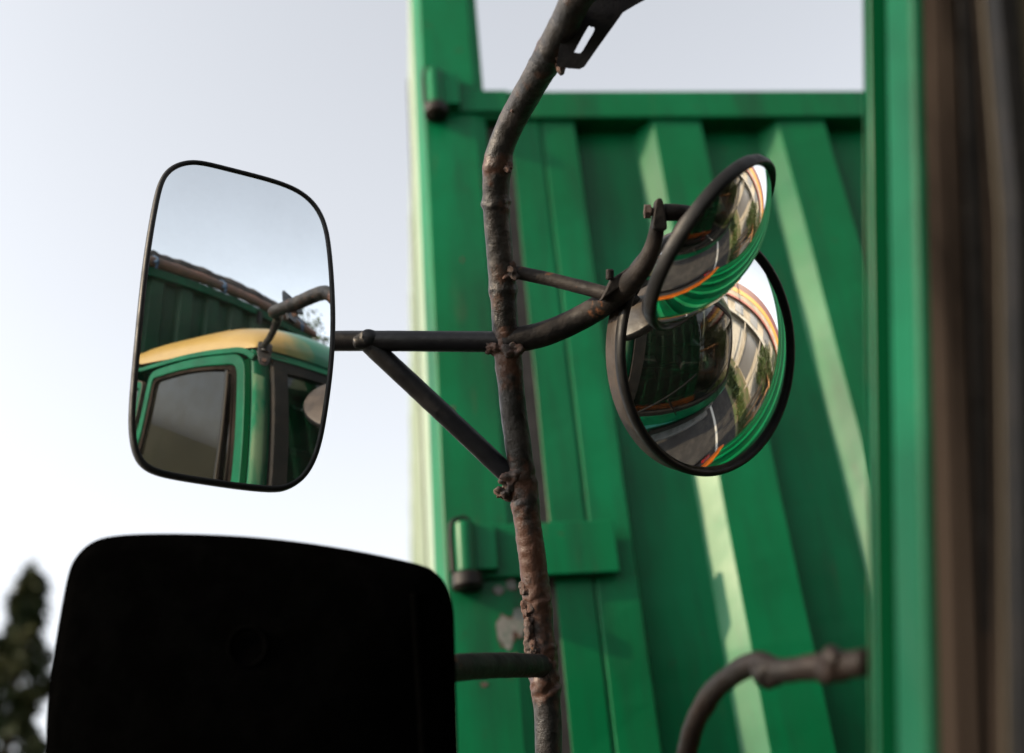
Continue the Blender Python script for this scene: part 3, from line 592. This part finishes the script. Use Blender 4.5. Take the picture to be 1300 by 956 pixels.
def shellring(c, n_, t1, t2, rad, rings):     # rings: list of (outline, height)
    m = MB(); k = len(rings[0][0])
    vs = [cap(c, n_, t1, t2, rad, a, b, h) for o_, h in rings for a, b in o_]
    m.add(vs, [(i * k + j, i * k + (j + 1) % k, (i + 1) * k + (j + 1) % k, (i + 1) * k + j) for i in range(len(rings) - 1) for j in range(k)])
    return m
area = sum(RO[i - 1][0] * RO[i][1] - RO[i][0] * RO[i - 1][1] for i in range(len(RO)))
sgn = 1 if area > 0 else -1
sc = lambda pts, q: [(a * q, b * q) for a, b in pts]
rings = [(inset(RO, sgn * .0062), -.0005), (inset(RO, sgn * .0055), .0018), (inset(RO, sgn * .0035), .0030), (inset(RO, sgn * .0012), .0022), (RO, 0), (RO, -.006), (inset(RO, sgn * .004), -.012), (inset(RO, sgn * .018), -.022), (sc(RO, .7), -.034), (sc(RO, .35), -.040), (sc(RO, .001), -.042)]
rm = shellring(RC, RN, T1, T2, 1.0, rings).build('rectangular_mirror', RUBBER, TA, smooth=True)
lab(rm, 'rectangular wing mirror with thin black rim, reflecting the cab and yellow roof edge')
GO = inset(RO, sgn * .0058); NR = 36
m = MB(); k_ = len(GO); vs = [cap(RC, RN, T1, T2, 1.0, 0, 0)]
for r_ in range(1, NR + 1): vs += [cap(RC, RN, T1, T2, 1.0, a * r_ / NR, b * r_ / NR) for a, b in GO]
fs = [(0, 1 + j, 1 + (j + 1) % k_) for j in range(k_)] + [(1 + (r_ - 1) * k_ + j, 1 + r_ * k_ + j, 1 + r_ * k_ + (j + 1) % k_, 1 + (r_ - 1) * k_ + (j + 1) % k_) for r_ in range(1, NR) for j in range(k_)]
m.add(vs, fs).build('mirror_glass', MIR, rm, smooth=True)
m = MB().box((-.02, -.02, -.02), (.02, .02, .02)); m.v = [tuple(RC + T1 * (v[0] + .02) + T2 * v[1] * 1.6 + RN * (v[2] * .5 - .052)) for v in m.v]; m.build('clamp', RUBBER, rm, bevel=.004)

# ---------------------------------------------------------------- round mirrors
def round_mirror(c, n_, r, Rg, depth, label, kind_back):
    c = Vector(c); n_ = Vector(n_).normalized(); sag = Rg - math.sqrt(Rg * Rg - (r * .955) ** 2)
    m = MB().lathe(c, n_, [(r * .985, -.004), (r * .99, -depth * .55), (r * .965, -depth * .62), (r * .90, -depth * .8), (r * .6, -depth * 1.25), (r * .25, -depth * 1.42), (.0005, -depth * 1.45)], 128)
    b = m.build('round_mirror', CASE, TA, smooth=True); lab(b, label)
    MB().lathe(c, n_, [(r * .950, .0005), (r * .958, .004), (r * .975, .006), (r * 1.0, .005), (r * 1.012, .001), (r * 1.008, -.006), (r * .985, -.009)], 128).build('rim', RUBBER, b, smooth=True)
    pr = []
    for k in range(61):
        q = r * .95 * k / 60 + (1e-5 if k == 0 else 0); pr.append((q, math.sqrt(Rg * Rg - q * q) - Rg + sag + .001))
    MB().lathe(c, n_, pr, 128).build('mirror_glass', MIRC, b, smooth=True)
    return b
def nrm(th, ax, d):     # tilt th away from the viewer's line towards ax
    b = (-d).normalized(); a = (ax - b * ax.dot(b)).normalized(); return b * math.cos(R(th)) + a * math.sin(R(th))
BC = Vector((0.3782, 1.1408, 2.2798)); BN = Vector((.516, -.726, -.455)).normalized()
big = round_mirror(BC, BN, .1485, .264, .044, 'large round convex mirror behind the smaller one, with brown dished case', 0)
SC = Vector((0.3232, 0.9090, 2.2649)); SN = nrm(73, rgt * .84 - upv * .54, SC - Vector((0, 0, 1.6)))
small = round_mirror(SC, SN, .1005, .138, .015, 'small tilted round convex mirror overlapping the large one', 0)
# small mirror's stub and big mirror's clamp
bs = SC - SN * .026
MB().tube([loc(e_, .006, .006), loc(e_, .02, .006, -.002), loc(e_, .034, .004, -.008), bs - SN * .004], lambda t: .0092 - .002 * t, 18, amp=.02, freq=60).tube([bs + SN * .012, bs - SN * .012], .020, 20, step=.01).build('stub', ARMST, small, smooth=True)
m = MB()
q0 = BC - BN * .052
m.tube([q0, BC - BN * .085], .018, 18, step=.01)
m.tube([BC - BN * .075, (0.2413,1.0345,2.2921)], .008, 14)
m.build('mount', ARMST, big, smooth=True)
ck = Vector((.2445, 1.022, 2.2975))
m = MB().box((-.012, -.006, -.012), (.014, .006, .012)); m.v = [tuple(ck + rgt * (v[0] * .9 + v[2] * .5) + upv * (v[2] * 1.0 - v[0] * -.6) + bk * v[1] * 2) for v in m.v]
m.tube([loc(ck, -.006, .004, .010), loc(ck, -.006, .016, .010)], .005, 6, step=.01)
m.build('clamp', ARMST, big, bevel=.002)

# ---------------------------------------------------------------- black lower mirror, seen from behind
KC = Vector((-.129, 1.039, 1.797)); KN = Vector((-.12, -.932, -.341)).normalized()
K1 = Vector((0, 0, 1)).cross(KN).normalized(); K2 = KN.cross(K1)
KO = [(-0.1765, 0.1022), (-0.1715, 0.1295), (-0.1664, 0.1601), (-0.1596, 0.1942), (-0.1529, 0.2079), (-0.1397, 0.2195), (-0.1185, 0.224), (-0.0761, 0.2221), (-0.0209, 0.2159), (0.0307, 0.2074), (0.0916, 0.1933), (0.1486, 0.1762), (0.1642, 0.1691), (0.1746, 0.1581), (0.1807, 0.1419), (0.1815, 0.1201), (0.179, 0.0713), (.1765, .0133), (.170, -.10), (.162, -.165), (.145, -.195), (.12, -.208), (0, -.212), (-.13, -.198), (-.165, -.18), (-.179, -.15), (-.182, -.05), (-.1795, .05)]
KO = smooth2(KO, 1)
area = sum(KO[i - 1][0] * KO[i][1] - KO[i][0] * KO[i - 1][1] for i in range(len(KO))); sg2 = 1 if area > 0 else -1
rings = [(sc(KO, .001), .030), (sc(KO, .3), .029), (sc(KO, .6), .025), (sc(KO, .82), .018), (inset(KO, sg2 * .016), .013), (inset(KO, sg2 * .010), .010), (inset(KO, sg2 * .008), .004), (inset(KO, sg2 * .002), .002), (KO, 0), (KO, -.014), (inset(KO, sg2 * .005), -.018)]
bm_ = shellring(KC, KN, K1, K2, 3.0, rings).build('lower_mirror', PLASTIC, TA, smooth=True)
lab(bm_, 'matt black back of a large lower mirror, bottom left')
m = MB(); m.add([cap(KC, KN, K1, K2, 3.0, a, b, -.016) for a, b in inset(KO, sg2 * .004)], [tuple(range(len(KO)))]); m.build('mirror_glass', MIR, bm_)
bo = KC + K1 * .008 + K2 * .118 + KN * .024
MB().lathe(bo, KN, [(.0135, .000), (.0148, .0016), (.016, .0020), (.0172, .0016), (.0185, .0)], 48).build('boss_ring', PLASTIC, bm_, smooth=True)
m = MB(); g0 = lambda a, b, h: KC + K1 * a + K2 * b + KN * h
m.tube([g0(.152, .15, .012), g0(.150, .02, .013), g0(.143, -.12, .012)], .0045, 12); m.build('back_ridge', PLASTIC, bm_, smooth=True)
MB().tube([(0.0150,1.030,1.8800),(0.0352,1.0500,1.8915),(0.0886,1.1588,1.9236),(0.1632,1.3039,1.9606)], .0130, 24, amp=.03, freq=50).build('mirror_arm', ARMST, frame, smooth=True)

# ============================================================ TREES
LEAF = mat('leaf_green', (.018, .036, .007), .6, var=(.036, .048, .011), vscale=2.5, vlo=.4, vhi=.6, spec=.3)
LEAFD = mat('dark_leaf_green', (.010, .018, .005), .7, var=(.028, .031, .009), vscale=1.6, vlo=.42, vhi=.6, spec=.15)
BARK = mat('bark', (.10, .075, .055), .9, bump=.6, bscale=30)
def leaves(mb, c, r, n, size, rng, droop=0):
    for _ in range(n):
        d = Vector((rng.gauss(0, 1), rng.gauss(0, 1), rng.gauss(0, 1))).normalized() * r * rng.random() ** .4
        p_ = c + d; a = Vector((rng.gauss(0, 1), rng.gauss(0, 1), rng.gauss(0, .5) - droop)).normalized(); b = a.orthogonal().normalized()
        b = (b * math.cos(rng.random() * 6) + a.cross(b) * math.sin(rng.random() * 6)); s_ = size * (.6 + rng.random() * .8)
        mb.add([p_, p_ + a * s_ * .5 + b * s_ * .22, p_ + a * s_, p_ + a * s_ * .5 - b * s_ * .22], [(0, 1, 2, 3)])
def conifer(loc_, h, w_, label, seed=1):
    rng = random.Random(seed); t = empty('conifer_tree', loc_, label, 'tree'); L0 = Vector(loc_)
    MB().tube([L0, L0 + Vector((.05, 0, h * .5)), L0 + Vector((0, .05, h * .97))], lambda q: .14 * (1 - q) + .015, 10, step=.3).build('trunk', BARK, t)
    c = MB(); N_ = 900
    for i in range(N_):
        q = (i + rng.random()) / N_; z = h * (.10 + .90 * q); prof_r = w_ * (1 - q) ** .62 * (.85 + .25 * math.sin(q * 34) ) ; a = rng.random() * 6.283
        lump = 1 + .35 * noise.noise(Vector((math.cos(a) * 1.3, math.sin(a) * 1.3, z * .9 + seed)))
        rr = prof_r * lump * (.35 + .65 * rng.random() ** .5)
        leaves(c, L0 + Vector((math.cos(a) * rr, math.sin(a) * rr, z)), .20 * (1.1 - .75 * q), 26, .16, rng, .8)
    leaves(c, L0 + Vector((0, 0, h)), .10, 30, .13, rng, -1)
    c.build('crown', LEAFD, t); return t
conifer((-6.40, 19.7, 0), 9.22, 1.45, 'tall narrow dark conifer far off at the left edge', 4)
def tree(loc_, h, r, label, seed, mt, dens=1.0, group='trees across the road'):
    rng = random.Random(seed); t = empty('leafy_tree', loc_, label, 'tree', group); L0 = Vector(loc_)
    tr = MB().tube([L0, L0 + Vector((.1, .1, h * .3)), L0 + Vector((0, .1, h * .6))], lambda q: .16 - .08 * q, 10, step=.25)
    c = MB()
    for i in range(int(26 * dens) + 6):
        d = Vector((rng.gauss(0, 1), rng.gauss(0, 1), rng.gauss(0, .8))).normalized() * r * rng.random() ** .4
        p_ = L0 + Vector((0, 0, h - r)) + d
        tr.tube([L0 + Vector((0, .1, h * .45)), (L0 + Vector((0, 0, h * .55)) + p_) / 2 + Vector((0, 0, .2)), p_], lambda q: .05 - .038 * q, 6, step=.4)
        leaves(c, p_, r * .36, int(90 * dens), .20, rng)
    tr.build('trunk', BARK, t); c.build('crown', mt, t); return t
tree((8.6, 3.6, 0), 3.6, 1.2, 'bushy tree across the road, nearest the shop front', 3, LEAF)
tree((9.0, 6.8, 0), 5.6, 1.9, 'bushy tree across the road behind the timber stall', 5, LEAF)
tree((8.6, 11.5, 0), 6.2, 2.2, 'taller tree across the road, farthest ahead', 8, LEAFD)
tree((12.5, -10.5, 0), 4.6, 2.0, 'round tree across the road behind the truck', 11, LEAF)
tree((9.5, -6.6, 0), 6.7, 1.3, 'thin sparse tree rising behind the cab roof in the mirror', 13, LEAF, .35)
# verge shrubs / grass
rng = random.Random(5); m = MB()
for i in range(1500):
    p_ = Vector((6.0 + rng.random() * 1.6, -12 + rng.random() * 34, .0)); leaves(m, p_ + Vector((0, 0, .08)), .16, 8, .22, rng, -1.5)
m.build('verge_grass', LEAF, kind='stuff')

# ============================================================ BUILDINGS ACROSS THE ROAD
WALL = mat('cream_render', (.25, .225, .19), .85, var=(.18, .16, .13), vscale=1.5)
MAROON = mat('maroon_fascia', (.075, .015, .018), .5); YLW = mat('yellow_fascia', (.30, .15, .009), .5); REDF = mat('red_fascia', (.17, .022, .015), .5)
DARKG = mat('shop_window_dark', (.07, .07, .075), .25); GREYC = mat('grey_shutter', (.24, .23, .21), .6, var=(.19, .18, .17), vscale=3)
SH = empty('shop_building', (12, 1.5, 0), 'cream shop with maroon, yellow and red fascia bands across the road', 'building')
w_ = MB().box((11.0, -4.6, 0), (17, 9.5, 5.6)).build('wall', WALL, SH)
MB().box((10.35, -4.8, 5.62), (17.2, 9.7, 6.15)).build('fascia', MAROON, SH); 
MB().box((10.30, -4.8, 5.25), (10.96, 9.7, 5.61)).build('fascia', YLW, SH)
MB().box((10.32, -4.8, 4.72), (10.97, 9.7, 4.86)).build('fascia', REDF, SH)
MB().box((10.34, -4.8, 4.87), (10.96, 9.7, 5.24)).build('fascia', WALL, SH)
MB().box((9.6, -4.6, 3.35), (10.98, 9.4, 3.55)).build('canopy', GREYC, SH, bevel=.02)
for k in range(6):
    y = -4.2 + k * 2.25
    m = MB().box((10.94, y, .1), (10.99, y + 1.7, 2.9)); m.build('shutter' if k % 2 else 'shop_window', GREYC if k % 2 else DARKG, SH, bevel=.01)
    MB().box((10.92, y + .3, 3.8), (10.99, y + 1.5, 4.55)).build('window', DARKG, SH)
    MB().box((9.7, y - .35, .0), (9.85, y - .2, 3.34)).build('column', WALL, SH)
WOOD = mat('weathered_timber', (.26, .13, .05), .75, var=(.16, .075, .03), vscale=5)
ST = empty('timber_stall', (7.6, 5.0, 0), 'orange-brown timber stall on the far verge', 'stall')
for a in (6.9, 8.3):
    for b in (4.1, 6.4): MB().box((a, b, 0), (a + .1, b + .1, 2.5)).build('post', WOOD, ST)
MB().box((6.7, 3.9, 2.5), (8.6, 6.7, 2.62)).build('roof', WOOD, ST); MB().box((6.8, 4.05, .85), (7.3, 6.55, .95)).build('counter', WOOD, ST)
MB().box((7.31, 4.2, .95), (7.35, 6.4, 1.7)).build('back_board', WALL, ST)
# utility poles with wires on the far side
CONC = mat('pole_concrete', (.38, .36, .33), .85)
for k, (y, txt) in enumerate(((-1.6, 'concrete utility pole in front of the shop'), (9.6, 'concrete utility pole ahead beyond the stall'))):
    t = empty('utility_pole', (6.7, y, 0), txt, 'pole', 'utility poles on the far verge')
    MB().tube([(6.7, y, 0), (6.7, y, 8.2)], .11, 12, step=.5).build('pole', CONC, t); MB().box((6.0, y - .05, 7.4), (7.4, y + .05, 7.52)).build('cross_arm', CONC, t)
